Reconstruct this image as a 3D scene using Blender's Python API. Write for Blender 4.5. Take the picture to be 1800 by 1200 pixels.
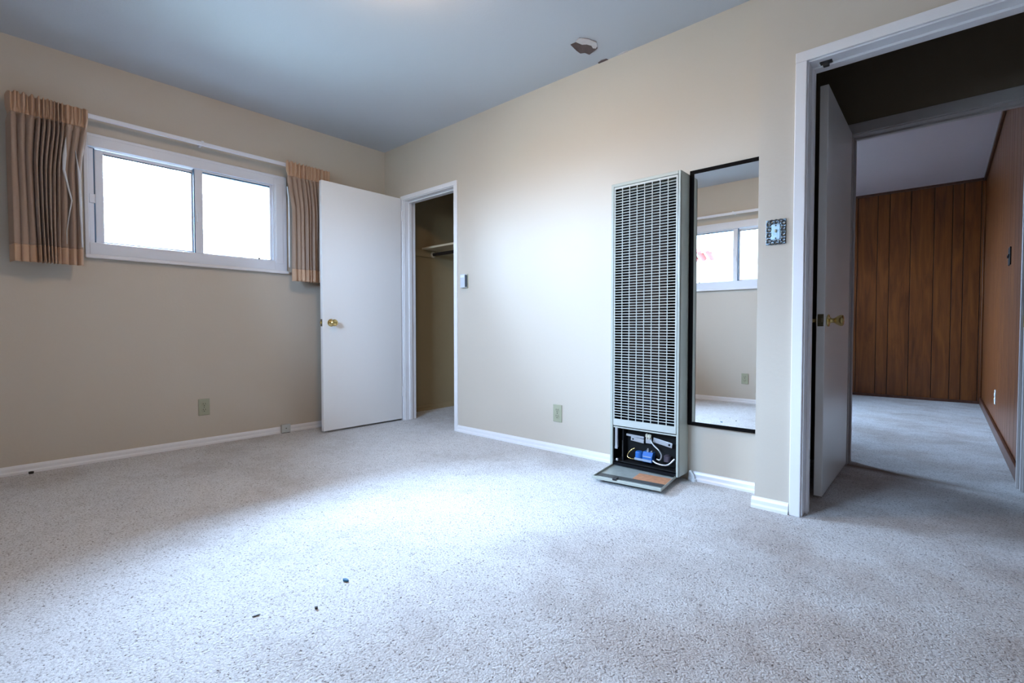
import bpy, bmesh, math, random
from mathutils import Matrix, Vector
PI = math.pi
R = math.radians
random.seed(7)
for o in list(bpy.data.objects):
    bpy.data.objects.remove(o)
COL = bpy.context.scene.collection
SC = bpy.context.scene

# ------------------------------------------------------------------ camera
cam_data = bpy.data.cameras.new('camera')
cam = bpy.data.objects.new('camera', cam_data)
COL.objects.link(cam)
cam_data.sensor_width = 36.0
cam_data.lens = 856.0 / 1800.0 * 36.0
cam_data.clip_start = 0.02
cam.location = (3.884, -2.61, 0.82)
cam.rotation_euler = (R(90) - math.atan(23.0 / 856.0), 0, R(41.56))
SC.camera = cam

# ------------------------------------------------------------------ exposure, world, light
SC.view_settings.view_transform = 'Standard'
SC.view_settings.look = 'None'
SC.view_settings.gamma = 1.0
SC.view_settings.use_curve_mapping = False
SC.view_settings.exposure = 0.0
SKY = 94.0
LAMP = 80.0

w = bpy.data.worlds.new('sky')
SC.world = w
w.use_nodes = True
nt = w.node_tree
nt.nodes.clear()
wo = nt.nodes.new('ShaderNodeOutputWorld')
bg = nt.nodes.new('ShaderNodeBackground')
tc = nt.nodes.new('ShaderNodeTexCoord')
sp = nt.nodes.new('ShaderNodeSeparateXYZ')
rp = nt.nodes.new('ShaderNodeValToRGB')
mr = nt.nodes.new('ShaderNodeMapRange')
mr.inputs['From Min'].default_value = -1
mr.inputs['From Max'].default_value = 1
nt.links.new(tc.outputs['Generated'], sp.inputs[0])
nt.links.new(sp.outputs['Z'], mr.inputs['Value'])
nt.links.new(mr.outputs[0], rp.inputs[0])
nt.links.new(rp.outputs[0], bg.inputs['Color'])
nt.links.new(bg.outputs[0], wo.inputs[0])
rp.color_ramp.elements[0].position = 0.47
rp.color_ramp.elements[0].color = (0.22, 0.24, 0.25, 1)
rp.color_ramp.elements[1].position = 0.52
rp.color_ramp.elements[1].color = (0.51, 0.715, 1.0, 1)
# hazy bright part of the sky in front of the left window
dp = nt.nodes.new('ShaderNodeVectorMath')
dp.operation = 'DOT_PRODUCT'
dp.inputs[1].default_value = Vector((-0.74, 0.05, 0.67)).normalized()
nt.links.new(tc.outputs['Generated'], dp.inputs[0])
ml = nt.nodes.new('ShaderNodeMath')
ml.operation = 'MAXIMUM'
ml.inputs[1].default_value = 0.0
nt.links.new(dp.outputs['Value'], ml.inputs[0])
pw = nt.nodes.new('ShaderNodeMath')
pw.operation = 'POWER'
pw.inputs[1].default_value = 9.0
nt.links.new(ml.outputs[0], pw.inputs[0])
ma = nt.nodes.new('ShaderNodeMath')
ma.operation = 'MULTIPLY_ADD'
ma.inputs[1].default_value = SKY * 2.3
ma.inputs[2].default_value = SKY
nt.links.new(pw.outputs[0], ma.inputs[0])
nt.links.new(ma.outputs[0], bg.inputs['Strength'])


def portal(name, loc, rot, sx, sy):
    l = bpy.data.lights.new(name, 'AREA')
    l.shape = 'RECTANGLE'
    l.size = sx
    l.size_y = sy
    l.cycles.is_portal = True
    o = bpy.data.objects.new(name, l)
    o.location = loc
    o.rotation_euler = rot
    COL.objects.link(o)


portal('daylight_portal', (-0.16, -1.508, 1.63), (R(90), 0, R(-90)), 1.14, 0.62)
portal('daylight_portal', (2.15, -3.26, 1.63), (R(90), 0, R(0)), 1.14, 0.62)
portal('daylight_portal', (0.76, 2.9, 1.575), (R(90), 0, R(-90)), 1.2, 0.85)


# ------------------------------------------------------------------ materials
def mat(name, color, rough=0.5, metal=0.0, spec=0.5, bump=None, var=None, emit=None, coat=0.0):
    """bump=(scale, strength, distance); var=(scale, amount)"""
    m = bpy.data.materials.new(name)
    m.use_nodes = True
    nt = m.node_tree
    b = nt.nodes['Principled BSDF']
    b.inputs['Base Color'].default_value = (*color, 1)
    b.inputs['Roughness'].default_value = rough
    b.inputs['Metallic'].default_value = metal
    b.inputs['Specular IOR Level'].default_value = spec
    b.inputs['Coat Weight'].default_value = coat
    tcn = nt.nodes.new('ShaderNodeTexCoord')
    if var:
        n = nt.nodes.new('ShaderNodeTexNoise')
        n.inputs['Scale'].default_value = var[0]
        n.inputs['Detail'].default_value = 4
        nt.links.new(tcn.outputs['Object'], n.inputs['Vector'])
        mx = nt.nodes.new('ShaderNodeMix')
        mx.data_type = 'RGBA'
        a = var[1]
        mx.inputs[6].default_value = (*[c * (1 - a) for c in color], 1)
        mx.inputs[7].default_value = (*[min(1, c * (1 + a)) for c in color], 1)
        nt.links.new(n.outputs[0], mx.inputs[0])
        nt.links.new(mx.outputs[2], b.inputs['Base Color'])
    if bump:
        n = nt.nodes.new('ShaderNodeTexNoise')
        n.inputs['Scale'].default_value = bump[0]
        n.inputs['Detail'].default_value = 5
        nt.links.new(tcn.outputs['Object'], n.inputs['Vector'])
        bp = nt.nodes.new('ShaderNodeBump')
        bp.inputs['Strength'].default_value = bump[1]
        bp.inputs['Distance'].default_value = bump[2]
        nt.links.new(n.outputs[0], bp.inputs['Height'])
        nt.links.new(bp.outputs[0], b.inputs['Normal'])
    if emit:
        b.inputs['Emission Color'].default_value = (*emit[0], 1)
        b.inputs['Emission Strength'].default_value = emit[1]
    return m


M = {}
M['wall'] = mat('beige_wall_paint', (0.565, 0.503, 0.428), 0.55, spec=0.35, bump=(60, 0.12, 0.004), var=(1.2, 0.03))
M['walldark'] = mat('low_bounce_wall', (0.24, 0.19, 0.16), 0.5, var=(4, 0.2))  # unseen right wall, toned dark to keep bounce light down
M['hall'] = mat('shaded_hall_paint', (0.15, 0.115, 0.078), 0.6, spec=0.3, bump=(60, 0.12, 0.004), var=(1.2, 0.03))  # beige paint darkened to stand for the faint hall light
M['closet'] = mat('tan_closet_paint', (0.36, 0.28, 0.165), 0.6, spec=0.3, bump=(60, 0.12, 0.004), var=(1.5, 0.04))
M['ceiling'] = mat('ceiling_paint', (0.55, 0.572, 0.61), 0.7, spec=0.2, bump=(90, 0.15, 0.004), var=(0.8, 0.02))
M['ceiling2'] = mat('light_tinted_ceiling', (0.66, 0.56, 0.60), 0.7, spec=0.2, bump=(90, 0.15, 0.004))  # lilac tint stands in for the room's less blue light
M['trim'] = mat('white_trim_enamel', (0.80, 0.80, 0.83), 0.30, spec=0.5, bump=(18, 0.02, 0.001))
M['trim2'] = mat('shaded_trim_enamel', (0.42, 0.39, 0.385), 0.35, spec=0.5, bump=(18, 0.02, 0.001))  # darker copy of the white trim, with the hall shade in its colour
M['door'] = mat('white_door_enamel', (0.80, 0.79, 0.785), 0.28, spec=0.5, bump=(14, 0.02, 0.001))
M['frame'] = mat('window_frame_enamel', (0.74, 0.77, 0.84), 0.4, spec=0.5, bump=(40, 0.06, 0.002))
M['gap_shadow'] = mat('window_shadow_blue', (0.05, 0.13, 0.24), 0.5)
M['brass'] = mat('aged_brass', (0.62, 0.47, 0.20), 0.22, metal=1.0, var=(90, 0.25))
M['darkbrass'] = mat('tarnished_brass', (0.16, 0.14, 0.09), 0.35, metal=1.0, var=(150, 0.4))
M['chrome'] = mat('engraved_pewter', (0.10, 0.12, 0.14), 0.25, metal=1.0, var=(150, 0.5), bump=(250, 0.5, 0.002))
M['steel'] = mat('bright_steel', (0.50, 0.51, 0.54), 0.35, metal=0.9, var=(60, 0.1))
M['black'] = mat('black_plastic', (0.012, 0.012, 0.014), 0.4)
M['iron'] = mat('black_iron', (0.010, 0.010, 0.011), 0.6, spec=0.2, var=(40, 0.4))
M['heater'] = mat('greygreen_heater_enamel', (0.42, 0.445, 0.40), 0.33, spec=0.6, coat=0.3, bump=(120, 0.05, 0.001), var=(6, 0.04))
M['grille'] = mat('grille_enamel', (0.47, 0.49, 0.46), 0.36, spec=0.6, var=(14, 0.08))
M['inside'] = mat('heater_interior_metal', (0.007, 0.007, 0.009), 0.8, spec=0.1, var=(20, 0.5))
M['rust'] = mat('sooty_heat_exchanger', (0.022, 0.015, 0.013), 0.8, spec=0.1, var=(5, 0.9))
M['blue'] = mat('blue_valve_paint', (0.015, 0.12, 0.42), 0.35)
M['label'] = mat('silver_valve_label', (0.26, 0.33, 0.44), 0.4, var=(90, 0.3))
M['copper'] = mat('orange_brown_label', (0.50, 0.24, 0.13), 0.55, var=(45, 0.45))
M['lidm'] = mat('bare_panel_metal', (0.40, 0.45, 0.44), 0.4, metal=0.35, var=(25, 0.2))
M['liddark'] = mat('dark_panel_band', (0.06, 0.065, 0.065), 0.5, var=(60, 0.5))
M['ivory'] = mat('ivory_plastic', (0.37, 0.375, 0.27), 0.4)
M['slot'] = mat('outlet_slot_brown', (0.05, 0.05, 0.035), 0.5)
M['white'] = mat('white_plastic', (0.74, 0.77, 0.80), 0.35)
M['greyp'] = mat('pale_grey_plastic', (0.52, 0.56, 0.57), 0.4)
M['thermo'] = mat('thermostat_grey', (0.52, 0.56, 0.62), 0.3)
M['thermod'] = mat('thermostat_dark_side', (0.08, 0.10, 0.13), 0.3, metal=0.5)
M['mframe'] = mat('black_mirror_frame', (0.004, 0.003, 0.003), 0.6, spec=0.06)
M['mirror'] = mat('mirror_silver', (0.93, 0.95, 0.95), 0.0, metal=1.0)
M['shelf'] = mat('closet_shelf_paint', (0.62, 0.52, 0.36), 0.45)
M['rod'] = mat('dark_rod', (0.03, 0.022, 0.018), 0.4, metal=0.4)
M['patch'] = mat('torn_dark_plaster', (0.11, 0.075, 0.07), 0.9, bump=(80, 0.5, 0.006), var=(30, 0.4))
M['patchl'] = mat('pale_torn_paper', (0.62, 0.58, 0.58), 0.8, bump=(80, 0.4, 0.004), var=(30, 0.15))
M['lampm'] = mat('opal_lamp_glass', (0.9, 0.88, 0.84), 0.3, emit=((1.0, 0.68, 0.40), LAMP))
M['bluebit'] = mat('blue_scrap', (0.03, 0.16, 0.30), 0.6)
M['darkbit'] = mat('dark_scrap', (0.02, 0.02, 0.02), 0.7)
M['siding'] = mat('pale_siding', (0.62, 0.60, 0.58), 0.8, var=(3, 0.05))
M['tile'] = mat('red_roof_tile', (0.13, 0.014, 0.012), 0.8, var=(5, 0.2))
M['concrete'] = mat('outdoor_ground', (0.18, 0.19, 0.16), 0.9, var=(2, 0.2))
M['stucco'] = mat('exterior_stucco', (0.5, 0.48, 0.44), 0.9, var=(2, 0.05))


def fabric(name, color, trans=0.25):
    m = mat(name, color, 0.85, spec=0.15, bump=(500, 0.25, 0.001), var=(60, 0.06))
    nt = m.node_tree
    b = nt.nodes['Principled BSDF']
    b.inputs['Sheen Weight'].default_value = 0.2
    t = nt.nodes.new('ShaderNodeBsdfTranslucent')
    t.inputs[0].default_value = (*color, 1)
    mx = nt.nodes.new('ShaderNodeMixShader')
    mx.inputs[0].default_value = trans
    out = nt.nodes['Material Output']
    nt.links.new(b.outputs[0], mx.inputs[1])
    nt.links.new(t.outputs[0], mx.inputs[2])
    nt.links.new(mx.outputs[0], out.inputs[0])
    return m


M['curtain'] = fabric('tan_curtain_cloth', (0.43, 0.315, 0.245), 0.15)
M['hem'] = fabric('doubled_curtain_cloth', (0.58, 0.385, 0.26), 0.1)
M['lining'] = fabric('white_lining', (0.80, 0.82, 0.86), 0.3)


def glass():
    m = bpy.data.materials.new('window_glass')
    m.use_nodes = True
    nt = m.node_tree
    nt.nodes.clear()
    o = nt.nodes.new('ShaderNodeOutputMaterial')
    t = nt.nodes.new('ShaderNodeBsdfTransparent')
    t.inputs[0].default_value = (0.95, 0.97, 0.98, 1)
    g = nt.nodes.new('ShaderNodeBsdfGlossy')
    g.inputs['Roughness'].default_value = 0.02
    f = nt.nodes.new('ShaderNodeFresnel')
    f.inputs[0].default_value = 1.45
    mx = nt.nodes.new('ShaderNodeMixShader')
    nt.links.new(f.outputs[0], mx.inputs[0])
    nt.links.new(t.outputs[0], mx.inputs[1])
    nt.links.new(g.outputs[0], mx.inputs[2])
    nt.links.new(mx.outputs[0], o.inputs[0])
    return m


M['glass'] = glass()


def carpet():
    m = mat('speckled_cut_pile_carpet', (0.6, 0.58, 0.57), 0.95, spec=0.05)
    nt = m.node_tree
    L = nt.links
    b = nt.nodes['Principled BSDF']
    b.inputs['Sheen Weight'].default_value = 0.15
    tc = nt.nodes['Texture Coordinate']

    def N(t, **k):
        n = nt.nodes.new(t)
        for a, v in k.items():
            setattr(n, a, v)
        return n

    def noise(scale, detail=3, rough=0.55, vec=None):
        n = N('ShaderNodeTexNoise')
        n.inputs['Scale'].default_value = scale
        n.inputs['Detail'].default_value = detail
        n.inputs['Roughness'].default_value = rough
        L.new(vec or tc.outputs['Object'], n.inputs['Vector'])
        return n.outputs[0]

    def ramp(src, stops):
        r = N('ShaderNodeValToRGB')
        els = r.color_ramp.elements
        while len(els) < len(stops):
            els.new(0.5)
        for e, (p, c) in zip(els, stops):
            e.position = p
            e.color = (*c, 1)
        L.new(src, r.inputs[0])
        return r.outputs[0]

    def mul(a, c, f=1.0, mode='MULTIPLY'):
        x = N('ShaderNodeMix', data_type='RGBA', blend_type=mode)
        x.inputs[0].default_value = f
        L.new(a, x.inputs[6])
        L.new(c, x.inputs[7])
        return x.outputs[2]

    # distorted coordinates so the tufts look twisted
    nz = N('ShaderNodeTexNoise')
    nz.inputs['Scale'].default_value = 60
    nz.inputs['Detail'].default_value = 2
    L.new(tc.outputs['Object'], nz.inputs['Vector'])
    sc = N('ShaderNodeVectorMath', operation='SCALE')
    sc.inputs['Scale'].default_value = 0.008
    L.new(nz.outputs['Color'], sc.inputs[0])
    ad = N('ShaderNodeVectorMath', operation='ADD')
    L.new(tc.outputs['Object'], ad.inputs[0])
    L.new(sc.outputs[0], ad.inputs[1])
    vec = ad.outputs[0]
    tuft = N('ShaderNodeTexVoronoi', feature='F1')
    tuft.inputs['Scale'].default_value = 150
    L.new(vec, tuft.inputs['Vector'])
    base = ramp(noise(2.2, 4, 0.6), [(0.3, (0.735, 0.745, 0.77)), (0.7, (0.81, 0.82, 0.845))])
    fine = ramp(noise(330, 2, 0.6, vec), [(0.3, (0.82, 0.81, 0.81)), (0.6, (1, 1, 1))])
    cells = ramp(tuft.outputs['Distance'], [(0.4, (1, 1, 1)), (0.9, (0.72, 0.70, 0.70))])
    # darker yarn flecks
    spk = ramp(noise(150, 3, 0.65, vec), [(0.32, (0.18, 0.14, 0.12)), (0.43, (1, 1, 1))])
    clump = ramp(noise(14, 3, 0.6), [(0.3, (0.90, 0.89, 0.88)), (0.7, (1, 1, 1))])
    c = mul(base, fine)
    c = mul(c, cells)
    c = mul(c, spk)
    c = mul(c, clump)
    # soiled traffic marks with a shape of their own
    soil = ramp(noise(1.1, 5, 0.65), [(0.36, (0.80, 0.76, 0.73)), (0.50, (1, 1, 1))])
    c = mul(c, soil, 0.7)
    # brown band across the hall carpet
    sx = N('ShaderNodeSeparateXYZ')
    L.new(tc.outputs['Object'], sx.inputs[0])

    def mth(op, a, bb, cc=None):
        n = N('ShaderNodeMath', operation=op)
        for i, v in enumerate((a, bb, cc)):
            if v is None:
                continue
            if isinstance(v, (int, float)):
                n.inputs[i].default_value = v
            else:
                L.new(v, n.inputs[i])
        return n.outputs[0]
    # brown soil patches over a painted-in dimming of light towards the hall doorway
    tx = N('ShaderNodeMapRange')
    tx.inputs['From Min'].default_value = 2.5
    tx.inputs['From Max'].default_value = 3.5
    L.new(sx.outputs['X'], tx.inputs['Value'])
    pt = N('ShaderNodeMapRange')
    pt.inputs['From Min'].default_value = 0.44
    pt.inputs['From Max'].default_value = 0.62
    L.new(noise(2.6, 4, 0.6), pt.inputs['Value'])
    tm = mth('MULTIPLY', mth('MULTIPLY_ADD', pt.outputs[0], 0.6, 0.4), tx.outputs[0])
    tmx = N('ShaderNodeMix', data_type='RGBA', blend_type='MULTIPLY')
    L.new(tm, tmx.inputs[0])
    L.new(c, tmx.inputs[6])
    tmx.inputs[7].default_value = (0.74, 0.66, 0.61, 1)
    c = tmx.outputs[2]
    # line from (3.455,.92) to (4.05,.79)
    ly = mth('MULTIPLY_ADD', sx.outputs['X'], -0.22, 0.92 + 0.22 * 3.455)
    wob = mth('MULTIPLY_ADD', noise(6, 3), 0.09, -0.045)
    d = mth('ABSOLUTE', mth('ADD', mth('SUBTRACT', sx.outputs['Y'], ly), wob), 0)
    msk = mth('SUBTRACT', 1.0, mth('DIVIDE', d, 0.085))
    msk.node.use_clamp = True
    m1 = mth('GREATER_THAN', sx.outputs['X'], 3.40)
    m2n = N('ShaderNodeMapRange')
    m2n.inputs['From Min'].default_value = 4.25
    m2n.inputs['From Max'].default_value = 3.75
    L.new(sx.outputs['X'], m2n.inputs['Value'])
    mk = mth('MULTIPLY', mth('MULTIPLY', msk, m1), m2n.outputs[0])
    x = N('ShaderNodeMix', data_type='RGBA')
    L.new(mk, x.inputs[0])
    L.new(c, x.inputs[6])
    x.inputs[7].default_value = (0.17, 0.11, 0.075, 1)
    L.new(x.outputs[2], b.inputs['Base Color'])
    # relief
    bp = N('ShaderNodeBump')
    bp.inputs['Strength'].default_value = 0.7
    bp.inputs['Distance'].default_value = 0.005
    h = mth('ADD', mth('MULTIPLY', noise(150, 3, 0.65, vec), 1.4), mth('MULTIPLY', tuft.outputs['Distance'], -0.5))
    L.new(h, bp.inputs['Height'])
    L.new(bp.outputs[0], b.inputs['Normal'])
    return m


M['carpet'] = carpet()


def wood(name, c0, c1, c2):
    m = mat(name, c1, 0.36, spec=0.5)
    nt = m.node_tree
    L = nt.links
    b = nt.nodes['Principled BSDF']
    tc = nt.nodes['Texture Coordinate']
    at = nt.nodes.new('ShaderNodeAttribute')
    at.attribute_name = 'board'
    mp = nt.nodes.new('ShaderNodeMapping')
    mp.inputs['Scale'].default_value = (9, 9, 0.9)
    ad = nt.nodes.new('ShaderNodeVectorMath')
    sc = nt.nodes.new('ShaderNodeVectorMath')
    sc.operation = 'SCALE'
    sc.inputs['Scale'].default_value = 7.0
    L.new(at.outputs['Color'], sc.inputs[0])
    L.new(tc.outputs['Object'], ad.inputs[0])
    L.new(sc.outputs[0], ad.inputs[1])
    L.new(ad.outputs[0], mp.inputs['Vector'])
    n = nt.nodes.new('ShaderNodeTexNoise')
    n.inputs['Scale'].default_value = 1.6
    n.inputs['Detail'].default_value = 6
    n.inputs['Roughness'].default_value = 0.6
    n.inputs['Distortion'].default_value = 1.1
    L.new(mp.outputs[0], n.inputs['Vector'])
    r = nt.nodes.new('ShaderNodeValToRGB')
    e = r.color_ramp.elements
    e[0].position = 0.3
    e[0].color = (*c0, 1)
    e[1].position = 0.72
    e[1].color = (*c2, 1)
    k = e.new(0.5)
    k.color = (*c1, 1)
    L.new(n.outputs[0], r.inputs[0])
    # fine streaks
    mp2 = nt.nodes.new('ShaderNodeMapping')
    mp2.inputs['Scale'].default_value = (160, 160, 3)
    L.new(ad.outputs[0], mp2.inputs['Vector'])
    n2 = nt.nodes.new('ShaderNodeTexNoise')
    n2.inputs['Scale'].default_value = 1.0
    L.new(mp2.outputs[0], n2.inputs['Vector'])
    r2 = nt.nodes.new('ShaderNodeValToRGB')
    r2.color_ramp.elements[0].position = 0.3
    r2.color_ramp.elements[0].color = (0.75, 0.72, 0.7, 1)
    r2.color_ramp.elements[1].position = 0.6
    L.new(n2.outputs[0], r2.inputs[0])
    mx = nt.nodes.new('ShaderNodeMix')
    mx.data_type = 'RGBA'
    mx.blend_type = 'MULTIPLY'
    mx.inputs[0].default_value = 0.6
    L.new(r.outputs[0], mx.inputs[6])
    L.new(r2.outputs[0], mx.inputs[7])
    L.new(mx.outputs[2], b.inputs['Base Color'])
    return m


M['panel'] = wood('wood_panelling', (0.070, 0.018, 0.003), (0.135, 0.037, 0.006), (0.20, 0.064, 0.011))
M['darkwood'] = wood('dark_wood_trim', (0.05, 0.018, 0.010), (0.08, 0.03, 0.018), (0.12, 0.05, 0.03))
M['groove'] = mat('panel_groove_stain', (0.03, 0.012, 0.006), 0.6)


# ------------------------------------------------------------------ mesh helpers
class MB:
    def __init__(self, xf=None):
        self.bm = bmesh.new()
        self.xf = xf or Matrix.Identity(4)

    def box(self, x0, x1, y0, y1, z0, z1, bev=0.0, seg=2, mi=0, m=None):
        t = bmesh.new()
        bmesh.ops.create_cube(t, size=1)
        for v in t.verts:
            v.co = Vector(((x0 + x1) / 2 + v.co.x * (x1 - x0), (y0 + y1) / 2 + v.co.y * (y1 - y0), (z0 + z1) / 2 + v.co.z * (z1 - z0)))
        if bev > 0:
            bmesh.ops.bevel(t, geom=t.edges[:], offset=bev, segments=seg, affect='EDGES', profile=0.5)
        self.merge(t, mi, m)
        return self

    def merge(self, t, mi=0, m=None):
        bmesh.ops.recalc_face_normals(t, faces=t.faces[:])
        mm = self.xf @ (m or Matrix.Identity(4))
        mp = {}
        for v in t.verts:
            mp[v] = self.bm.verts.new(mm @ v.co)
        for f in t.faces:
            try:
                nf = self.bm.faces.new([mp[v] for v in f.verts])
                nf.material_index = mi
            except ValueError:
                pass
        t.free()

    def lathe(self, prof, axis='Y', seg=32, m=None, mi=0):
        """prof = [(distance along axis, radius)...]"""
        t = bmesh.new()
        rings = []
        for a, r in prof:
            ring = []
            for i in range(seg):
                th = 2 * PI * i / seg
                c, s = r * math.cos(th), r * math.sin(th)
                ring.append(t.verts.new({'X': (a, c, s), 'Y': (c, a, s), 'Z': (c, s, a)}[axis]))
            rings.append(ring)
        for p, q in zip(rings, rings[1:]):
            for i in range(seg):
                t.faces.new((p[i], p[(i + 1) % seg], q[(i + 1) % seg], q[i]))
        t.faces.new(rings[0])
        t.faces.new(rings[-1])
        self.merge(t, mi, m)
        return self

    def tube(self, pts, r, seg=12, mi=0):
        pts = [Vector(p) for p in pts]
        # catmull-rom smoothing
        if len(pts) > 2:
            ext = [pts[0] * 2 - pts[1]] + pts + [pts[-1] * 2 - pts[-2]]
            out = []
            for i in range(1, len(ext) - 2):
                for k in range(6):
                    u = k / 6
                    p0, p1, p2, p3 = ext[i - 1:i + 3]
                    out.append(0.5 * ((2 * p1) + (-p0 + p2) * u + (2 * p0 - 5 * p1 + 4 * p2 - p3) * u * u + (-p0 + 3 * p1 - 3 * p2 + p3) * u ** 3))
            out.append(pts[-1])
            pts = out
        t = bmesh.new()
        rings = []
        for i, p in enumerate(pts):
            d = (pts[min(i + 1, len(pts) - 1)] - pts[max(i - 1, 0)]).normalized()
            a = d.orthogonal().normalized() if i == 0 else (pa - d * pa.dot(d)).normalized()
            pa = a
            bb = d.cross(a)
            rings.append([t.verts.new(p + (a * math.cos(2 * PI * k / seg) + bb * math.sin(2 * PI * k / seg)) * r) for k in range(seg)])
        for p, q in zip(rings, rings[1:]):
            for i in range(seg):
                t.faces.new((p[i], p[(i + 1) % seg], q[(i + 1) % seg], q[i]))
        t.faces.new(rings[0])
        t.faces.new(rings[-1])
        self.merge(t, mi)
        return self

    def prism(self, poly, z0, z1, plane='XY', mi=0, m=None):
        """poly in two axes extruded along the third"""
        t = bmesh.new()
        def P(a, b, c):
            return {'XY': (a, b, c), 'XZ': (a, c, b), 'YZ': (c, a, b)}[plane]
        lo = [t.verts.new(P(a, b, z0)) for a, b in poly]
        hi = [t.verts.new(P(a, b, z1)) for a, b in poly]
        n = len(poly)
        t.faces.new(lo)
        t.faces.new(hi)
        for i in range(n):
            t.faces.new((lo[i], lo[(i + 1) % n], hi[(i + 1) % n], hi[i]))
        self.merge(t, mi, m)
        return self

    def build(self, name, mats, parent=None, smooth=False, loc=None):
        me = bpy.data.meshes.new(name)
        bmesh.ops.recalc_face_normals(self.bm, faces=self.bm.faces[:])
        self.bm.to_mesh(me)
        self.bm.free()
        if not isinstance(mats, (list, tuple)):
            mats = [mats]
        for mm in mats:
            me.materials.append(mm)
        if smooth:
            for p in me.polygons:
                p.use_smooth = True
            me.set_sharp_from_angle(angle=R(38))
        o = bpy.data.objects.new(name, me)
        COL.objects.link(o)
        if parent:
            o.parent = parent
        if loc:
            o.location = loc
        return o


def tag(o, label, cat=None, group=None, kind=None):
    if label:
        o['label'] = label
    if cat:
        o['category'] = cat
    if group:
        o['group'] = group
    if kind:
        o['kind'] = kind
    return o


def thing(name, label, cat, loc, rz=0, group=None):
    o = bpy.data.objects.new(name, None)
    o.empty_display_size = 0.05
    COL.objects.link(o)
    o.location = loc
    o.rotation_euler = (0, 0, rz)
    return tag(o, label, cat, group)


def struct(name, mb, m, label, cat, smooth=False):
    return tag(mb.build(name, m, smooth=smooth), label, cat, kind='structure')


H = 2.437
# ------------------------------------------------------------------ the shell
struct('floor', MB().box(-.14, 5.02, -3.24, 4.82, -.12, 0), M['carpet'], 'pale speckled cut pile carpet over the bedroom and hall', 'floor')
struct('ceiling', MB().box(-.14, 5.02, -3.24, 4.82, H, H + .02), M['ceiling'], 'plain pale blue grey painted ceiling', 'ceiling')
struct('ceiling_panelled_room', MB().box(.9, 4.2, 1.02, 4.70, H - .003, H + .001), M['ceiling2'], 'ceiling of the panelled room, tinted lilac for its less blue light', 'ceiling')
struct('roof', MB().box(-.56, 5.5, -3.66, 5.3, H + .03, H + .16), M['stucco'], 'house roof with eaves overhanging the windows', 'roof')


def wall_x(name, x0, x1, y0, y1, hole, m, label):
    """wall running along y with an optional hole (ya, yb, za, zb)"""
    b = MB()
    if hole:
        ya, yb, za, zb = hole
        b.box(x0, x1, y0, ya, 0, H)
        b.box(x0, x1, yb, y1, 0, H)
        if za > 0:
            b.box(x0, x1, ya, yb, 0, za)
        b.box(x0, x1, ya, yb, zb, H)
    else:
        b.box(x0, x1, y0, y1, 0, H)
    return struct(name, b, m, label, 'wall')


def wall_y(name, x0, x1, y0, y1, hole, m, label):
    b = MB()
    if hole:
        xa, xb, za, zb = hole
        b.box(x0, xa, y0, y1, 0, H)
        b.box(xb, x1, y0, y1, 0, H)
        if za > 0:
            b.box(xa, xb, y0, y1, 0, za)
        b.box(xa, xb, y0, y1, zb, H)
    else:
        b.box(x0, x1, y0, y1, 0, H)
    return struct(name, b, m, label, 'wall')


wall_x('wall_left', -.14, 0, -3.24, .0, (-1.508 - .585, -1.508 + .585, 1.30, 1.965), M['wall'], 'beige bedroom wall with the curtained sliding window')
wall_y('wall_back', 0, 3.245, 0, .12, (.28, .972, 0, 1.972), M['wall'], 'beige bedroom wall with closet doorway, heater and mirror')
wall_x('wall_jog', 3.245, 3.365, -.206, .12, None, M['wall'], 'short beige return beside the mirror, left of hall doorway')
wall_y('wall_entry', 3.365, 4.9, -.206, -.086, (3.42, 4.215, 0, 1.968), M['wall'], 'beige wall around the open hall doorway')
wall_y('wall_front', -.14, 5.02, -3.24, -3.10, (2.15 - .585, 2.15 + .585, 1.30, 1.965), M['wall'], 'beige wall with a second window, seen in the mirror')
wall_x('wall_right', 4.9, 5.02, -3.10, 4.82, None, M['walldark'], 'unseen right wall beyond the frame, toned dark to limit bounce light')
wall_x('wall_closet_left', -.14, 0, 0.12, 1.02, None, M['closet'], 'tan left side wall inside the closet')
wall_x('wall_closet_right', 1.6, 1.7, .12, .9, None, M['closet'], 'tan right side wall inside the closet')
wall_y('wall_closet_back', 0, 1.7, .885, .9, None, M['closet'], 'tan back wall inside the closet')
wall_y('wall_hall_back', 0, 4.9, .9, 1.02, (3.44, 4.215, 0, 1.968), M['hall'], 'beige hall wall darkened for dim light, above and beside the panelled room doorway')
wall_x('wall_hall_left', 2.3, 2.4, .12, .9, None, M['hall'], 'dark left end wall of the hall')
wall_y('wall_hall_front', 3.365, 4.9, -.086, -.076, (3.42, 4.215, 0, 1.968), M['hall'], 'hall side of the doorway wall, darkened for dim light')
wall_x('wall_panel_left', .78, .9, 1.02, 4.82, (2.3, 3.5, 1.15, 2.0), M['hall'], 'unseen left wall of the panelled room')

# exterior side of the left wall beyond closet handled by wall_closet_left

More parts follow.
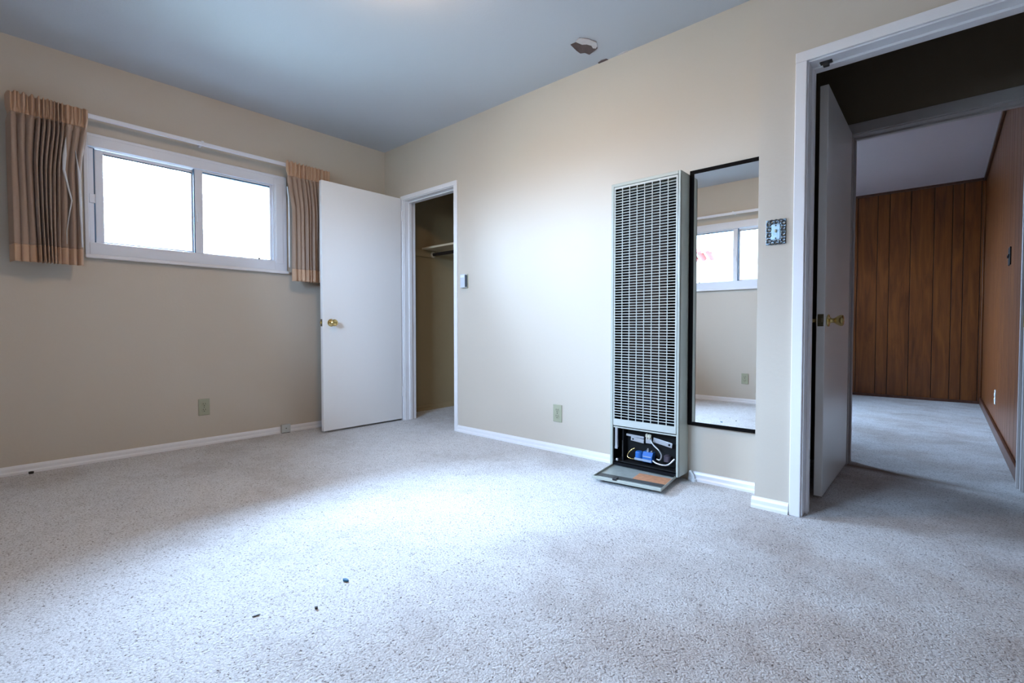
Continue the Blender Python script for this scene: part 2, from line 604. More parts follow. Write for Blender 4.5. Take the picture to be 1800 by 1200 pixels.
# wood panelling: each wall is one mesh of grooved boards
def panel_wall(name, axis, fixed, a0, a1, sign, z1, joints, label, thick=.12):
    """boards along `axis`; sign = direction of the room side"""
    bm = bmesh.new()
    lay = bm.loops.layers.float_color.new('board')
    def quad(p, mi, col):
        vs = [bm.verts.new(q) for q in p]
        f = bm.faces.new(vs)
        f.material_index = mi
        for l in f.loops:
            l[lay] = col
    js = [a0] + [j for j in joints if a0 < j < a1] + [a1]
    g = .0035
    def P(a, d, z):
        return (a, fixed + sign * d, z) if axis == 'X' else (fixed + sign * d, a, z)
    for p, q in zip(js, js[1:]):
        c = random.random()
        col = (c, random.random(), random.random(), 1)
        quad([P(p + g, 0, 0), P(q - g, 0, 0), P(q - g, 0, z1), P(p + g, 0, z1)], 0, col)
        for s, (e0, e1) in ((1, (p, p + g)), (-1, (q - g, q))):
            da, db = (-.006, 0) if s == 1 else (0, -.006)
            quad([P(e0, da, 0), P(e1, db, 0), P(e1, db, z1), P(e0, da, z1)], 1, col)
    # slab behind
    col = (0, 0, 0, 1)
    D0, D1 = -.0061, -thick
    c8 = [P(a0, D0, 0), P(a1, D0, 0), P(a1, D0, z1), P(a0, D0, z1), P(a0, D1, 0), P(a1, D1, 0), P(a1, D1, z1), P(a0, D1, z1)]
    for idx in ((0, 1, 2, 3), (4, 5, 6, 7), (0, 1, 5, 4), (3, 2, 6, 7), (0, 3, 7, 4), (1, 2, 6, 5)):
        quad([c8[i] for i in idx], 1, col)
    me = bpy.data.meshes.new(name)
    bm.to_mesh(me)
    bm.free()
    me.materials.append(M['panel'])
    me.materials.append(M['groove'])
    o = bpy.data.objects.new(name, me)
    COL.objects.link(o)
    return tag(o, label, 'wall', kind='structure')


vis = [3.072, 3.269, 3.383, 3.577, 3.782, 3.936, 4.029, 4.165]
pat = [0, .197, .311, .505, .71, .864, .957, 1.093, 1.22]
js = [x for x in vis]
x = 3.072
while x > 1.0:
    x -= 1.22
    js += [x + p for p in pat[:-1]]
panel_wall('wall_panel_back', 'X', 4.70, .9, 4.20, -1, H, sorted(js), 'orange brown grooved wood panelling at the far end of the next room')
js = []
y = 4.62
i = 0
ws = [.20, .115, .19, .205, .15, .10, .13, .127]
while y > 1.1:
    js.append(y)
    y -= ws[i % 8]
    i += 1
panel_wall('wall_panel_right', 'Y', 4.20, 1.02, 4.82, -1, H, sorted(js), 'orange brown wood panelling along the right of the next room')
struct('trim_1', MB().box(4.178, 4.198, 1.02, 4.69, H - .035, H, .004), M['darkwood'], 'dark wood moulding where the panelling meets the ceiling', 'trim')
struct('trim_2', MB().box(.9, 4.178, 4.68, 4.698, H - .03, H, .004), M['darkwood'], 'dark wood moulding over the far panelling', 'trim')
struct('baseboard_panel_right', MB().box(4.182, 4.198, 1.03, 4.69, 0, .075, .004), M['darkwood'], 'dark wood baseboard along the right panelling', 'baseboard')
struct('baseboard_panel_back', MB().box(.9, 4.18, 4.684, 4.698, 0, .03, .003), M['darkwood'], 'low dark wood baseboard at the far panelling', 'baseboard')
struct('trim_3', MB().box(4.183, 4.198, 4.683, 4.698, .03, H - .04, .003), M['panel'], 'thin wood corner strip between the two panelled walls', 'trim')


# baseboards: colonial profile (distance from wall, height)
def base_poly(h=.05):
    return [(0, 0), (.017, 0), (.017, .012), (.011, .020), (.011, h - .014), (.007, h - .004), (.003, h), (0, h)]


def base_y(name, x, y0, y1, label, m=None):
    # runs along y, projects towards +x
    struct(name, MB().prism([(x + a, b) for a, b in base_poly()], y0, y1, 'XZ'), m or M['trim'], label, 'baseboard')


def base_x(name, y, x0, x1, label, s=-1):
    # runs along x, projects towards s*y
    struct(name, MB().prism([(y + s * a, b) for a, b in base_poly()], x0, x1, 'YZ'), M['trim'], label, 'baseboard')


base_y('baseboard_left', 0, -3.10, -.0, 'low white baseboard under the curtained window')
base_x('baseboard_back', 0, .995, 2.44, 'low white baseboard from closet doorway to wall heater')
base_x('baseboard_back_right', 0, 2.86, 3.245, 'short white baseboard below the mirror')
base_x('baseboard_entry', -.206, 3.234, 3.385, 'short white baseboard left of the hall doorway')
base_x('baseboard_front', -3.10, 0, 4.9, 'white baseboard under the window seen in the mirror', 1)
base_y('baseboard_closet', 0, .12, .885, 'low baseboard inside the closet', M['closet'])


# door casings, jambs and stops: one mesh per side of a doorway
def doorway(n, y0, y1, xa, xb, zt, front, back, cw=.043, rx=.0, stop=True, lab='', m=None):
    """opening xa..xb, head zt, wall y0..y1; jamb faces exactly at xa/xb/zt"""
    b = MB()
    j = .02
    b.box(xa - j, xa, y0, y1, 0, zt + j, .0015)
    b.box(xb, xb + j, y0, y1, 0, zt + j, .0015)
    b.box(xa, xb, y0, y1, zt, zt + j, .0015)
    if stop:
        sy0, sy1 = stop
        b.box(xa, xa + .011, sy0, sy1, 0, zt - .011, .002)
        b.box(xb - .011, xb, sy0, sy1, 0, zt - .011, .002)
        b.box(xa, xb, sy0, sy1, zt - .011, zt, .002)
    e = .006
    for on, ya, yb in ((front, y0 - .013, y0), (back, y1, y1 + .013)):
        if not on:
            continue
        b.box(xa - e - cw, xa - e, ya, yb, 0, zt + e, .003)
        b.box(xb + e, xb + e + cw, ya, yb, 0, zt + e, .003)
        b.box(xa - e - cw, xb + e + cw, ya, yb, zt + e, zt + e + cw, .003)
    return struct('trim_%d' % n, b, m or M['trim'], lab, 'door frame')


doorway(4, 0, .12, .297, .955, 1.945, True, False, cw=.036, stop=(.045, .075), lab='white painted casing and jamb around the closet doorway')
doorway(5, -.206, -.076, 3.437, 4.195, 1.947, True, False, cw=.043, stop=(-.15, -.115), lab='white painted casing and jamb around the hall doorway')
doorway(6, .9, 1.02, 3.462, 4.185, 1.955, True, True, cw=.06, stop=(.955, .985), lab='white painted casing and jamb, darkened for hall shade, around the panelled room doorway', m=M['trim2'])


# ------------------------------------------------------------------ door leaves
def knob_profile(s=1.0):
    return [(0, .026), (.004, .030), (.008, .029), (.010, .020), (.014, .013), (.022, .0105), (.030, .012), (.036, .017), (.044, .0225), (.054, .0265), (.062, .0265), (.066, .022), (.066, .012), (.064, .009), (.0645, .0)]


def knob(parent, x, y, z, direction, label):
    """knob whose axis runs along local +-X from the leaf face"""
    m = Matrix.Translation((x, y, z)) @ Matrix.Scale(direction, 4, (1, 0, 0))
    k = MB().lathe([(a, max(r, .0004)) for a, r in knob_profile()], 'X', 40, m).build('knob', M['brass'], parent, True)
    k['label'] = label
    MB().lathe([(0, .003), (.0025, .0028), (.003, .0004)], 'X', 12, Matrix.Translation((x + direction * .064, y, z)) @ Matrix.Scale(direction, 4, (1, 0, 0))).build('key_button', M['darkbrass'], k, True)
    return k


# closet door, open 90 degrees into the room; hinge side at wall_back
d1 = thing('door_1', 'plain white flush closet door standing open beside the right curtain', 'door', (.2625, -.022, .016))
d1['kind'] = 'structure'
MB().box(-.0175, .0175, -.735, 0, 0, 1.948, .0025).build('leaf', M['door'], d1)
knob(d1, .0175, -.668, .848, 1, 'round brass closet door knob')
knob(d1, -.0175, -.668, .848, -1, 'round brass knob on the wall side')
lp = MB().box(-.012, .012, -.737, -.7345, .82, .876, .001).build('latch_plate', M['darkbrass'], d1)
MB().box(-.006, .006, -.746, -.736, .838, .858, .002).build('latch_bolt', M['brass'], lp)
for z in (.2, 1.75):
    MB().lathe([(z, .006), (z + .09, .006)], 'Z', 12, Matrix.Translation((.022, .006, 0))).build('hinge', M['trim'], d1, True)

# hall door, hinged on the panelled room doorway and opened towards the camera
d2 = thing('door_2', 'white flush door standing open in the hall in front of wood panelling', 'door', (3.4425, .885, .012))
d2['kind'] = 'structure'
MB().box(-.0175, .0175, -.775, 0, 0, 1.955, .0025).build('leaf', M['door'], d2)
knob(d2, .0175, -.712, .846, 1, 'brass tulip knob facing the doorway')
knob(d2, -.0175, -.712, .846, -1, 'brass knob half hidden in the dark gap')
lp = MB().box(-.0125, .0125, -.777, -.7745, .818, .876, .001).build('latch_plate', M['darkbrass'], d2)
MB().box(-.007, .007, -.786, -.776, .837, .857, .002).build('latch_bolt', M['darkbrass'], lp)
for z in (.2, 1.0, 1.75):
    MB().lathe([(z, .006), (z + .09, .006)], 'Z', 12, Matrix.Translation((-.023, .004, 0))).build('hinge', M['brass'], d2, True)

b = thing('strike_plate', 'small brass strike plate on the right jamb of the far doorway', 'strike plate', (4.185, .935, .856))
MB().box(-.002, 0, -.014, .014, -.03, .03, .0008).build('plate', M['brass'], b)
MB().box(-.0023, -.0005, -.006, .006, -.012, .012).build('hole', M['black'], b)

b = thing('door_catch', 'small black catch under the hall doorway head', 'door catch', (3.492, -.165, 1.947))
MB().box(-.022, .022, -.012, .012, -.006, 0, .001).build('plate', M['black'], b)
MB().box(-.011, .011, -.010, .010, -.020, -.005, .002).build('roller', M['black'], b)


# ------------------------------------------------------------------ sliding windows
def window(name, loc, rz, label):
    """local x = left to right seen from inside, y = outwards, z up"""
    t = thing(name, label, 'window', loc, rz)
    t['kind'] = 'structure'
    U0, U1, Z0, Z1 = -.602, .602, 1.255, 2.0          # painted surround
    u0, u1, z0, z1 = -.582, .50, 1.343, 1.922         # clear opening of the frame
    # surround
    b = MB()
    b.box(U0, u0, -.012, .018, Z0, Z1, .003)
    b.box(u1 + .012, U1, -.012, .018, Z0, Z1, .003)
    b.box(u0, u1 + .012, -.012, .018, z1, Z1, .003)
    b.box(u0, u1 + .012, -.012, .018, Z0, z0, .003)
    b.box(u1 + .02, U1 - .03, -.016, -.010, z0 - .02, z1 + .01, .002)
    # inner step on the right
    b.box(u1, u1 + .012, -.004, .018, z0, z1, .002)
    # shallow bead round the outside
    b.box(U0 + .004, U1 - .004, -.015, -.010, Z1 - .02, Z1 - .004, .002)
    b.build('window_frame', M['frame'], t)
    # liner through the wall
    b = MB()
    b.box(u0 - .004, u0 + .006, .018, .14, z0 - .01, z1 + .01)
    b.box(u1 - .0, u1 + .012, .018, .14, z0 - .01, z1 + .01)
    b.box(u0, u1, .018, .14, z1, z1 + .012)
    b.box(u0, u1, .018, .14, z0 - .012, z0)
    b.box(-.575, -.57, .018, .028, z0, z1)
    b.build('window_liner', M['frame'], t)
    b = MB()
    b.box(U0 - .004, U1 + .004, -.036, -.010, 1.246, 1.268, .005)
    b.build('window_sill', M['trim'], t)
    # left sash (outer track)
    b = MB()
    b.box(-.545, -.503, .034, .058, z0, z1 - .003, .003)
    b.box(-.034, .004, .034, .058, z0, z1 - .003, .003)
    b.box(-.503, -.034, .034, .058, z0, z0 + .016, .003)
    b.box(-.503, -.034, .034, .058, z1 - .026, z1 - .003, .003)
    s = b.build('sash', M['frame'], t)
    MB().box(-.505, -.03, .044, .048, z0 + .012, z1 - .022).build('glass', M['glass'], s)
    MB().box(-.576, -.547, .012, .020, 1.585, 1.64, .003).build('slide_clip', M['frame'], s)
    b = MB()  # dark blue strips painting the shadow lines of the sash gaps
    b.box(-.0245, -.0185, .010, .040, z0, z1 - .002)
    b.box(-.503, -.030, .030, .036, z1 - .032, z1 - .024)
    b.box(-.554, -.546, .030, .050, z0, z1 - .002)
    b.box(u0 + .006, -.545, .028, .046, z1 - .010, z1 - .001)
    b.box(.031, .482, .008, .028, z1 - .022, z1 - .012)
    b.build('shadow_strips', M['gap_shadow'], t)
    # left jamb filler beside the slid sash
    MB().box(u0 + .004, -.553, .020, .062, z0, z1 - .006).build('jamb_filler', M['frame'], t)
    # right sash (inner track)
    b = MB()
    b.box(-.018, .031, .006, .030, z0, z1 - .001, .003)
    b.box(.482, .499, .010, .030, z0, z1 - .001, .003)
    b.box(.031, .482, .006, .030, z1 - .012, z1 - .001, .002)
    b.box(.031, .482, .006, .030, z0, z0 + .006, .002)
    s = b.build('sash', M['frame'], t)
    MB().box(.029, .484, .018, .022, z0 + .004, z1 - .010).build('glass', M['glass'], s)
    MB().box(-.010, .002, -.004, .008, 1.56, 1.62, .003).build('latch', M['frame'], s)
    MB().lathe([(0, .0075), (.008, .0075), (.011, .004)], 'Y', 16, Matrix.Translation((.397, -.003, z0 + .006))).build('roller_stop', M['black'], s, True)
    return t


window('window_1', (0, -1.508, 0), R(90), 'white framed horizontal sliding window between the tan curtains')
window('window_2', (2.15, -3.10, 0), R(180), 'white framed sliding window reflected in the black framed mirror')

# plain opening of the unseen window in the panelled room gets a frame and pane
t = thing('window_3', 'white framed window on the unseen left wall of the panelled room', 'window', (.84, 2.9, 1.575))
t['kind'] = 'structure'
b = MB()
b.box(-.05, .05, -.6, -.56, -.425, .425)
b.box(-.05, .05, .56, .6, -.425, .425)
b.box(-.05, .05, -.56, .56, -.425, -.385)
b.box(-.05, .05, -.56, .56, .385, .425)
b.box(-.02, .02, -.02, .02, -.385, .385)
b.build('window_frame', M['frame'], t)
MB().box(-.003, .003, -.56, .56, -.385, .385).build('glass', M['glass'], t)


# ------------------------------------------------------------------ curtain rods
def rod(loc, rz, u0, u1, label):
    t = thing('curtain_rod', label, 'curtain rod', loc, rz, )
    b = MB()
    # flat traverse rail: C profile
    b.box(u0, u1, -.095, -.080, 2.060, 2.086, .003)
    b.box(u0, u1, -.080, -.074, 2.078, 2.086, .001)
    b.build('rail', M['frame'], t)
    for u in (u0, u1):
        MB().box(u - .004, u + .004, -.092, 0, 2.062, 2.082, .001).build('return_arm', M['frame'], t)
    MB().box((u0 + u1) / 2 - .0, (u0 + u1) / 2 + .016, -.088, 0, 2.07, 2.095, .002).build('bracket', M['frame'], t)
    return t


rod((0, -1.508, 0), R(90), -.90, .90, 'white curtain rail above the window between the tan curtains')
rod((2.15, -3.10, 0), R(180), -.95, .95, 'white curtain rail reflected in the mirror above the far window')


# ------------------------------------------------------------------ curtains
def curtain(y0, y1, folds, seed, label, edge, ribbons, hem_z=.092, zt=2.092, zb=1.185):
    """Pinch pleated curtain; folds = (start fraction, depth of the bulge); edge = +1 when the window is on the right"""
    XB = .122
    t = thing('curtain', label, 'curtain', (XB, (y0 + y1) / 2, zb))
    nu, nv = 460, 60
    W = y1 - y0
    starts = [f[0] for f in folds] + [1.0]

    def sstep(a, b, x):
        x = max(0.0, min(1.0, (x - a) / (b - a)))
        return x * x * (3 - 2 * x)

    def prof(u, v):
        # folds wander sideways a little on the way down
        uu = u + .012 * math.sin(4.2 * v + 7 * u + seed) * (1 - sstep(.8, .9, v))
        uu = max(0.0, min(.99999, uu))
        k = 0
        while k < len(folds) - 1 and uu > starts[k + 1]:
            k += 1
        a, bnd = starts[k], starts[k + 1]
        f = (uu - a) / (bnd - a)
        amp = folds[k][1]
        body = amp * (abs(math.sin(PI * f)) ** .75 - .55)
        body += .22 * amp * math.sin(2 * PI * f + 2.5 * v + k) * (1 - v)
        # heading: buckram fanned into three small pleats per fold
        tri = math.sin(3 * PI * f + k * 1.3)
        head = min(amp, .03) * (.55 * abs(math.sin(PI * f)) - .20) + .011 * tri
        pinch = math.exp(-((v - .885) / .022) ** 2)
        hd = sstep(.86, .90, v)
        d = body * (1 - hd) + head * hd
        d *= 1 - .45 * pinch
        d += .0018 * math.sin(41 * u + 3 * v + seed) + .003 * math.sin(5 * v + 9 * u + seed) * (1 - hd)
        return d

    def row(v):
        pts = []
        wid = 1 - .115 * (1 - sstep(.55, .95, v))
        for i in range(nu + 1):
            u = i / nu
            yy = (y0 + .004 * (1 - v) + u * W * wid) if edge > 0 else (y1 - (1 - u) * W * wid)
            k = 0
            while k < len(folds) - 1 and u > starts[k + 1]:
                k += 1
            f = (u - starts[k]) / (starts[k + 1] - starts[k])
            pinch = math.exp(-((v - .885) / .03) ** 2)
            # gather towards the middle of each pleat at the pinch
            yy -= pinch * .35 * (f - .5) * (starts[k + 1] - starts[k]) * W
            zz = v * (zt - zb)
            x = prof(u, v)
            if v > .96:
                zz += (v - .96) / .04 * .005 * math.sin(3 * PI * f + k)
            ue = u if edge > 0 else 1 - u
            if ue < .05:
                x -= (.05 - ue) / .05 * (.075 + x * .5)
            pts.append((x, yy - (y0 + y1) / 2, zz))
        return pts

    def finish(bm, name, m, lab=None, th=.0016):
        me = bpy.data.meshes.new(name)
        bm.to_mesh(me)
        bm.free()
        for p in me.polygons:
            p.use_smooth = True
        me.materials.append(m)
        o = bpy.data.objects.new(name, me)
        COL.objects.link(o)
        o.parent = t
        so = o.modifiers.new('thickness', 'SOLIDIFY')
        so.thickness = th
        so.offset = 0
        if lab:
            o['label'] = lab
        return o

    def sheet(v0, v1, n, off, name, m, lab=None):
        bm = bmesh.new()
        rows = [[bm.verts.new((p[0] + off, p[1], p[2])) for p in row(v0 + (v1 - v0) * j / n)] for j in range(n + 1)]
        for a, bb in zip(rows, rows[1:]):
            for i in range(nu):
                bm.faces.new((a[i], a[i + 1], bb[i + 1], bb[i]))
        return finish(bm, name, m, lab)
    hv = hem_z / (zt - zb)
    sheet(hv, .885, nv, 0, 'panel', M['curtain'])
    sheet(0, hv + .002, 10, .0012, 'hem', M['hem'], 'brighter doubled hem')
    sheet(.883, 1, 14, .0008, 'heading', M['hem'], 'brighter pinch pleated heading')
    # white lining turned out along edges of the folds
    for pts in ribbons:
        bm = bmesh.new()
        P = []
        for a, bb in zip(pts, pts[1:]):
            for k in range(8):
                P.append(tuple(a[i] + (bb[i] - a[i]) * k / 8 for i in range(3)))
        P.append(pts[-1])
        rows = []
        for y, z, wd in P:
            v = max(0, min(1, (z - zb) / (zt - zb)))
            rr = row(v)
            yl = y - (y0 + y1) / 2
            near = min(rr, key=lambda q: abs(q[1] - yl))
            x = max(q[0] for q in rr if abs(q[1] - yl) < wd + .006) if any(abs(q[1] - yl) < wd + .006 for q in rr) else near[0]
            rows.append([bm.verts.new((x + .0025, yl - wd, z - zb)), bm.verts.new((x + .005, yl, z - zb)), bm.verts.new((x + .002, yl + wd, z - zb)), bm.verts.new((x - .012, yl + wd * 1.05, z - zb))])
        for a, bb in zip(rows, rows[1:]):
            for i in range(3):
                bm.faces.new((a[i], a[i + 1], bb[i + 1], bb[i]))
        finish(bm, 'lining', M['lining'], 'white lining edge', .001)
    return t


curtain(-2.434, -2.098, [(0, .026), (.13, .034), (.235, .030), (.345, .062), (.415, .072), (.475, .074), (.53, .076), (.585, .074), (.635, .066), (.69, .026), (.80, .024), (.91, .026)], 3,
        'short tan pinch pleated curtain gathered at the left end of the window', 1,
        [[(-2.200, 1.905, .001), (-2.207, 1.80, .009), (-2.211, 1.719, .006), (-2.181, 1.55, .0034), (-2.205, 1.375, .0016), (-2.205, 1.30, .0008)],
         [(-2.160, 1.84, .001), (-2.148, 1.72, .0050), (-2.143, 1.47, .0050), (-2.139, 1.29, .0035)]])
curtain(-.955, -.585, [(0, .022), (.12, .030), (.21, .022), (.31, .048), (.39, .030), (.47, .052), (.55, .030), (.63, .045), (.72, .035), (.82, .04), (.91, .03)], 11,
        'short tan pinch pleated curtain gathered right of the window, behind the closet door', -1,
        [[(-.948, 1.90, .001), (-.940, 1.80, .0045), (-.934, 1.5, .006), (-.932, 1.29, .005)]])


# ------------------------------------------------------------------ wall heater
h = thing('wall_heater', 'tall grey green gas wall heater with its lower cover dropped open', 'wall heater', (2.65, 0, 0))
b = MB()
zt, zb_, dp = 1.64, .035, -.13
b.box(-.203, -.197, dp, 0, zb_, zt, .002)
b.box(.197, .203, dp, 0, zb_, zt, .002)
b.box(-.203, .203, dp, 0, zt - .006, zt, .002)
# front rim
b.box(-.203, -.1865, dp - .002, dp + .012, zb_, zt, .003)
b.box(.1905, .203, dp - .002, dp + .012, zb_, zt, .003)
b.box(-.19, .19, dp - .002, dp + .012, zt - .0185, zt, .003)
b.box(-.197, .197, -.01, 0, zb_, zt - .006)
b.build('cabinet', M['heater'], h)
MB().box(-.197, .197, dp + .006, -.004, zb_, zb_ + .014).box(-.196, .196, dp + .004, dp + .1, .258, .262).box(-.196, .196, -.016, -.0105, .06, 1.62).box(-.1965, -.192, dp + .02, -.011, .06, 1.62).box(.192, .1965, dp + .02, -.011, .06, 1.62).build('inner_liner', M['inside'], h)
# upper grille
b = MB()
gx0, gx1, gz0, gz1 = -.184, .188, .264, 1.619
sx0, sx1, sz0, sz1 = -.177, .179, .302, 1.608
y0, y1 = dp - .001, dp + .006
b.box(gx0, sx0, y0, y1, gz0, gz1)
b.box(sx1, gx1, y0, y1, gz0, gz1)
b.box(sx0, sx1, y0, y1, gz0, sz0)
b.box(sx0, sx1, y0, y1, sz1, gz1)
for i in range(1, 8):
    x = sx0 + (sx1 - sx0) * i / 8
    b.box(x - .0021, x + .0021, y0, y0 + .002, sz0, sz1)
n = 85
pitch = (sz1 - sz0) / n
for i in range(1, n):
    z = sz0 + i * pitch
    m = Matrix.Translation((0, y0 + .0035, z)) @ Matrix.Rotation(R(-25), 4, 'X')
    b.box(sx0, sx1, -.0030, .0030, -.0016, .0016, m=m)
b.build('grille', M['grille'], h)
b = MB()
b.box(-.12, .12, -.088, -.03, .33, 1.55, .02, 3)
for i in range(9):
    b.box(-.125, .125, -.092, -.03, .40 + i * .13, .412 + i * .13, .003)
b.build('heat_exchanger', M['rust'], h)
# lower compartment
b = MB()
b.box(-.185, .189, dp + .004, dp + .012, .250, .264, .001)
b.build('compartment_lip', M['heater'], h)
MB().box(-.176, -.160, dp + .006, dp + .02, .135, .252, .001).box(-.176, -.158, dp + .004, dp + .008, .128, .142, .001).build('side_bracket', M['steel'], h)
MB().box(-.150, -.135, -.085, -.082, .062, .172, .001).build('upright_bracket', M['steel'], h)
MB().box(-.135, .192, -.05, -.045, .06, .25).box(-.14, -.134, -.1, -.045, .06, .25).box(-.19, .19, -.12, -.02, .055, .06).build('burner_box', M['iron'], h)
b = MB()
m = Matrix.Translation((-.072, -.08, .207)) @ Matrix.Rotation(R(2), 4, 'Y')
b.box(-.055, .055, -.002, .002, -.006, .006, .001, m=m)
m = Matrix.Translation((-.056, -.083, .188)) @ Matrix.Rotation(R(5), 4, 'Y')
b.box(-.040, .040, -.002, .002, -.011, .011, .001, m=m)
m = Matrix.Translation((.093, -.08, .194)) @ Matrix.Rotation(R(9), 4, 'Y')
b.box(-.055, .055, -.002, .002, -.013, .013, .001, m=m)
b.box(-.005, .03, -.085, -.078, .178, .205, .002)
mb_ = b.build('manifold_bracket', M['steel'], h)
MB().lathe([(-.003, .006), (.001, .006), (.0015, .001)], 'Y', 12, Matrix.Translation((.132, -.083, .188)) @ Matrix.Scale(-1, 4, (0, 1, 0))).build('screw', M['iron'], mb_, True)
MB().lathe([(-.003, .005), (.001, .005), (.0015, .001)], 'Y', 12, Matrix.Translation((-.082, -.085, .190)) @ Matrix.Scale(-1, 4, (0, 1, 0))).build('screw', M['iron'], mb_, True)
MB().box(0, .034, -.1, -.09, .214, .232, .003).box(.006, .012, -.102, -.09, .205, .236, .001).box(.02, .027, -.102, -.09, .205, .234, .001).build('spark_clip', mat('pale_ceramic', (.66, .62, .5), .4), h)
b = MB()
b.box(-.012, .046, -.112, -.07, .078, .112, .004)
b.prism([(-.112, .112), (-.07, .112), (-.07, .133), (-.098, .133)], -.012, .046, 'YZ')
m = Matrix.Translation((-.04, -.09, 0))
b.lathe([(.082, .022), (.122, .022), (.128, .017), (.1285, .0005)], 'Z', 28, m)
v = b.build('gas_valve', M['blue'], h, True)
m = Matrix.Translation((.016, -.106, .1165)) @ Matrix.Rotation(R(-35), 4, 'X')
MB().box(-.024, .024, -.0015, .0015, -.012, .012, .0005, m=m).box(-.058, .044, -.1145, -.112, .082, .094, .0005).build('valve_label', M['label'], v)
MB().lathe([(0, .007), (.012, .007), (.014, .004), (.02, .004)], 'Z', 16, Matrix.Translation((.012, -.09, .132))).lathe([(0, .0055), (.012, .0055)], 'Z', 16, Matrix.Translation((.034, -.088, .13))).build('valve_fitting', M['steel'], v, True)
MB().tube([(.028, -.085, .214), (.034, -.095, .196), (.052, -.1, .176), (.080, -.105, .158), (.097, -.105, .135), (.096, -.105, .115), (.085, -.102, .102), (.068, -.1, .104)], .0042).build('gas_tube', M['steel'], h, True)
MB().tube([(.05, -.108, .094), (.07, -.11, .084), (.106, -.11, .080), (.14, -.108, .088), (.168, -.095, .120)], .0050).build('gas_tube', M['steel'], h, True)
MB().tube([(-.07, -.085, .140), (-.088, -.09, .128), (-.107, -.095, .104), (-.106, -.1, .086), (-.085, -.1, .080), (-.06, -.1, .082)], .0030).build('pilot_tube', M['brass'], h, True)
MB().lathe([(0, .020), (.03, .020), (.034, .012), (.036, .012)], 'Z', 24, Matrix.Translation((.12, -.075, .095))).build('regulator', mat('dull_violet_metal', (.12, .10, .13), .45, metal=.6), h, True)
MB().lathe([(0, .009), (.006, .008), (.010, .003)], 'Y', 16, Matrix.Translation((-.160, -.122, .066)) @ Matrix.Scale(-1, 4, (0, 1, 0))).build('thumb_screw', M['steel'], h, True)
MB().box(.190, .196, dp, dp + .02, .06, .25, .001).build('edge_channel', M['heater'], h)
# dropped access panel lying in front
lid = bpy.data.objects.new('access_panel', None)
COL.objects.link(lid)
lid.parent = h
lid.location = (.006, -.215, .022)
lid.rotation_euler = (R(1.5), 0, R(6))
lw, ld = .187, .155
MB().box(-lw, lw, -ld, ld, 0, .003, .001).build('panel_sheet', M['lidm'], lid)
MB().box(-lw, lw, -ld, -ld + .006, 0, .016, .002).box(-lw, -lw + .004, -ld, ld, 0, .014, .0015).box(lw - .004, lw, -ld, ld, 0, .014, .0015).box(-lw, lw, ld - .004, ld, 0, .010, .0015).build('panel_rim', M['heater'], lid)
MB().box(-lw + .008, lw - .008, -.105, -.062, .003, .0065, .001).box(-lw + .01, lw - .08, ld - .04, ld - .008, .003, .006, .001).build('panel_rib', M['liddark'], lid)
MB().box(.0, lw - .010, -.055, .05, .0035, .0045).build('instruction_label', M['copper'], lid)['label'] = 'orange brown instruction label'
MB().box(-.07, -.045, -ld - .002, -ld + .028, .010, .024, .003).build('latch_clip', M['black'], lid)
# small gas stub right of the heater
g = thing('gas_stub', 'small white capped pipe stub on the carpet right of the heater', 'pipe stub', (2.895, -.025, 0))
MB().lathe([(0, .013), (.012, .013), (.016, .008)], 'Z', 16).build('flange', M['white'], g, True)
MB().tube([(0, 0, .012), (-.004, 0, .03), (-.022, .002, .055)], .006).build('pipe', M['white'], g, True)

# ------------------------------------------------------------------ mirror
t = thing('wall_mirror', 'tall narrow wall mirror in a thin black frame right of the heater', 'mirror', (3.046, -.001, .30))
b = MB()
mx0, mx1, mh = -.190, .186, 1.357
b.box(mx0, mx0 + .022, -.020, 0, 0, mh, .001)
b.box(mx1 - .022, mx1, -.020, 0, 0, mh, .001)
b.box(mx0 + .022, mx1 - .022, -.020, 0, 0, .019, .001)
b.box(mx0 + .022, mx1 - .022, -.020, 0, mh - .019, mh, .001)
b.build('frame', M['mframe'], t)
MB().box(mx0 + .013, mx1 - .013, -.016, -.004, .013, mh - .013).build('mirror_glass', M['mirror'], t)


# ------------------------------------------------------------------ outlets, switches, thermostat
def outlet(loc, rz, label, cat='outlet', group=None):
    """faces local -y"""
    t = thing('wall_outlet', label, cat, loc, rz, group)
    MB().box(-.035, .035, -.006, 0, -.0575, .0575, .002).build('cover_plate', M['ivory'], t)
    for z in (.020, -.020):
        b = MB()
        b.lathe([(0, .0165), (.0022, .0165), (.0025, .015)], 'Y', 28, Matrix.Translation((0, -.006, z)) @ Matrix.Scale(-1, 4, (0, 1, 0)))
        s = b.build('socket', M['ivory'], t, True)
        b = MB()
        b.box(-.008, -.0055, -.0092, -.0080, z - .001, z + .009)
        b.box(.0055, .008, -.0092, -.0080, z - .001, z + .008)
        b.lathe([(0, .003), (.001, .003)], 'Y', 12, Matrix.Translation((0, -.0092, z - .008)))
        b.build('slot', M['slot'], s)
    MB().lathe([(0, .003), (.001, .003)], 'Y', 12, Matrix.Translation((0, -.0072, 0))).build('screw', M['slot'], t)
    return t


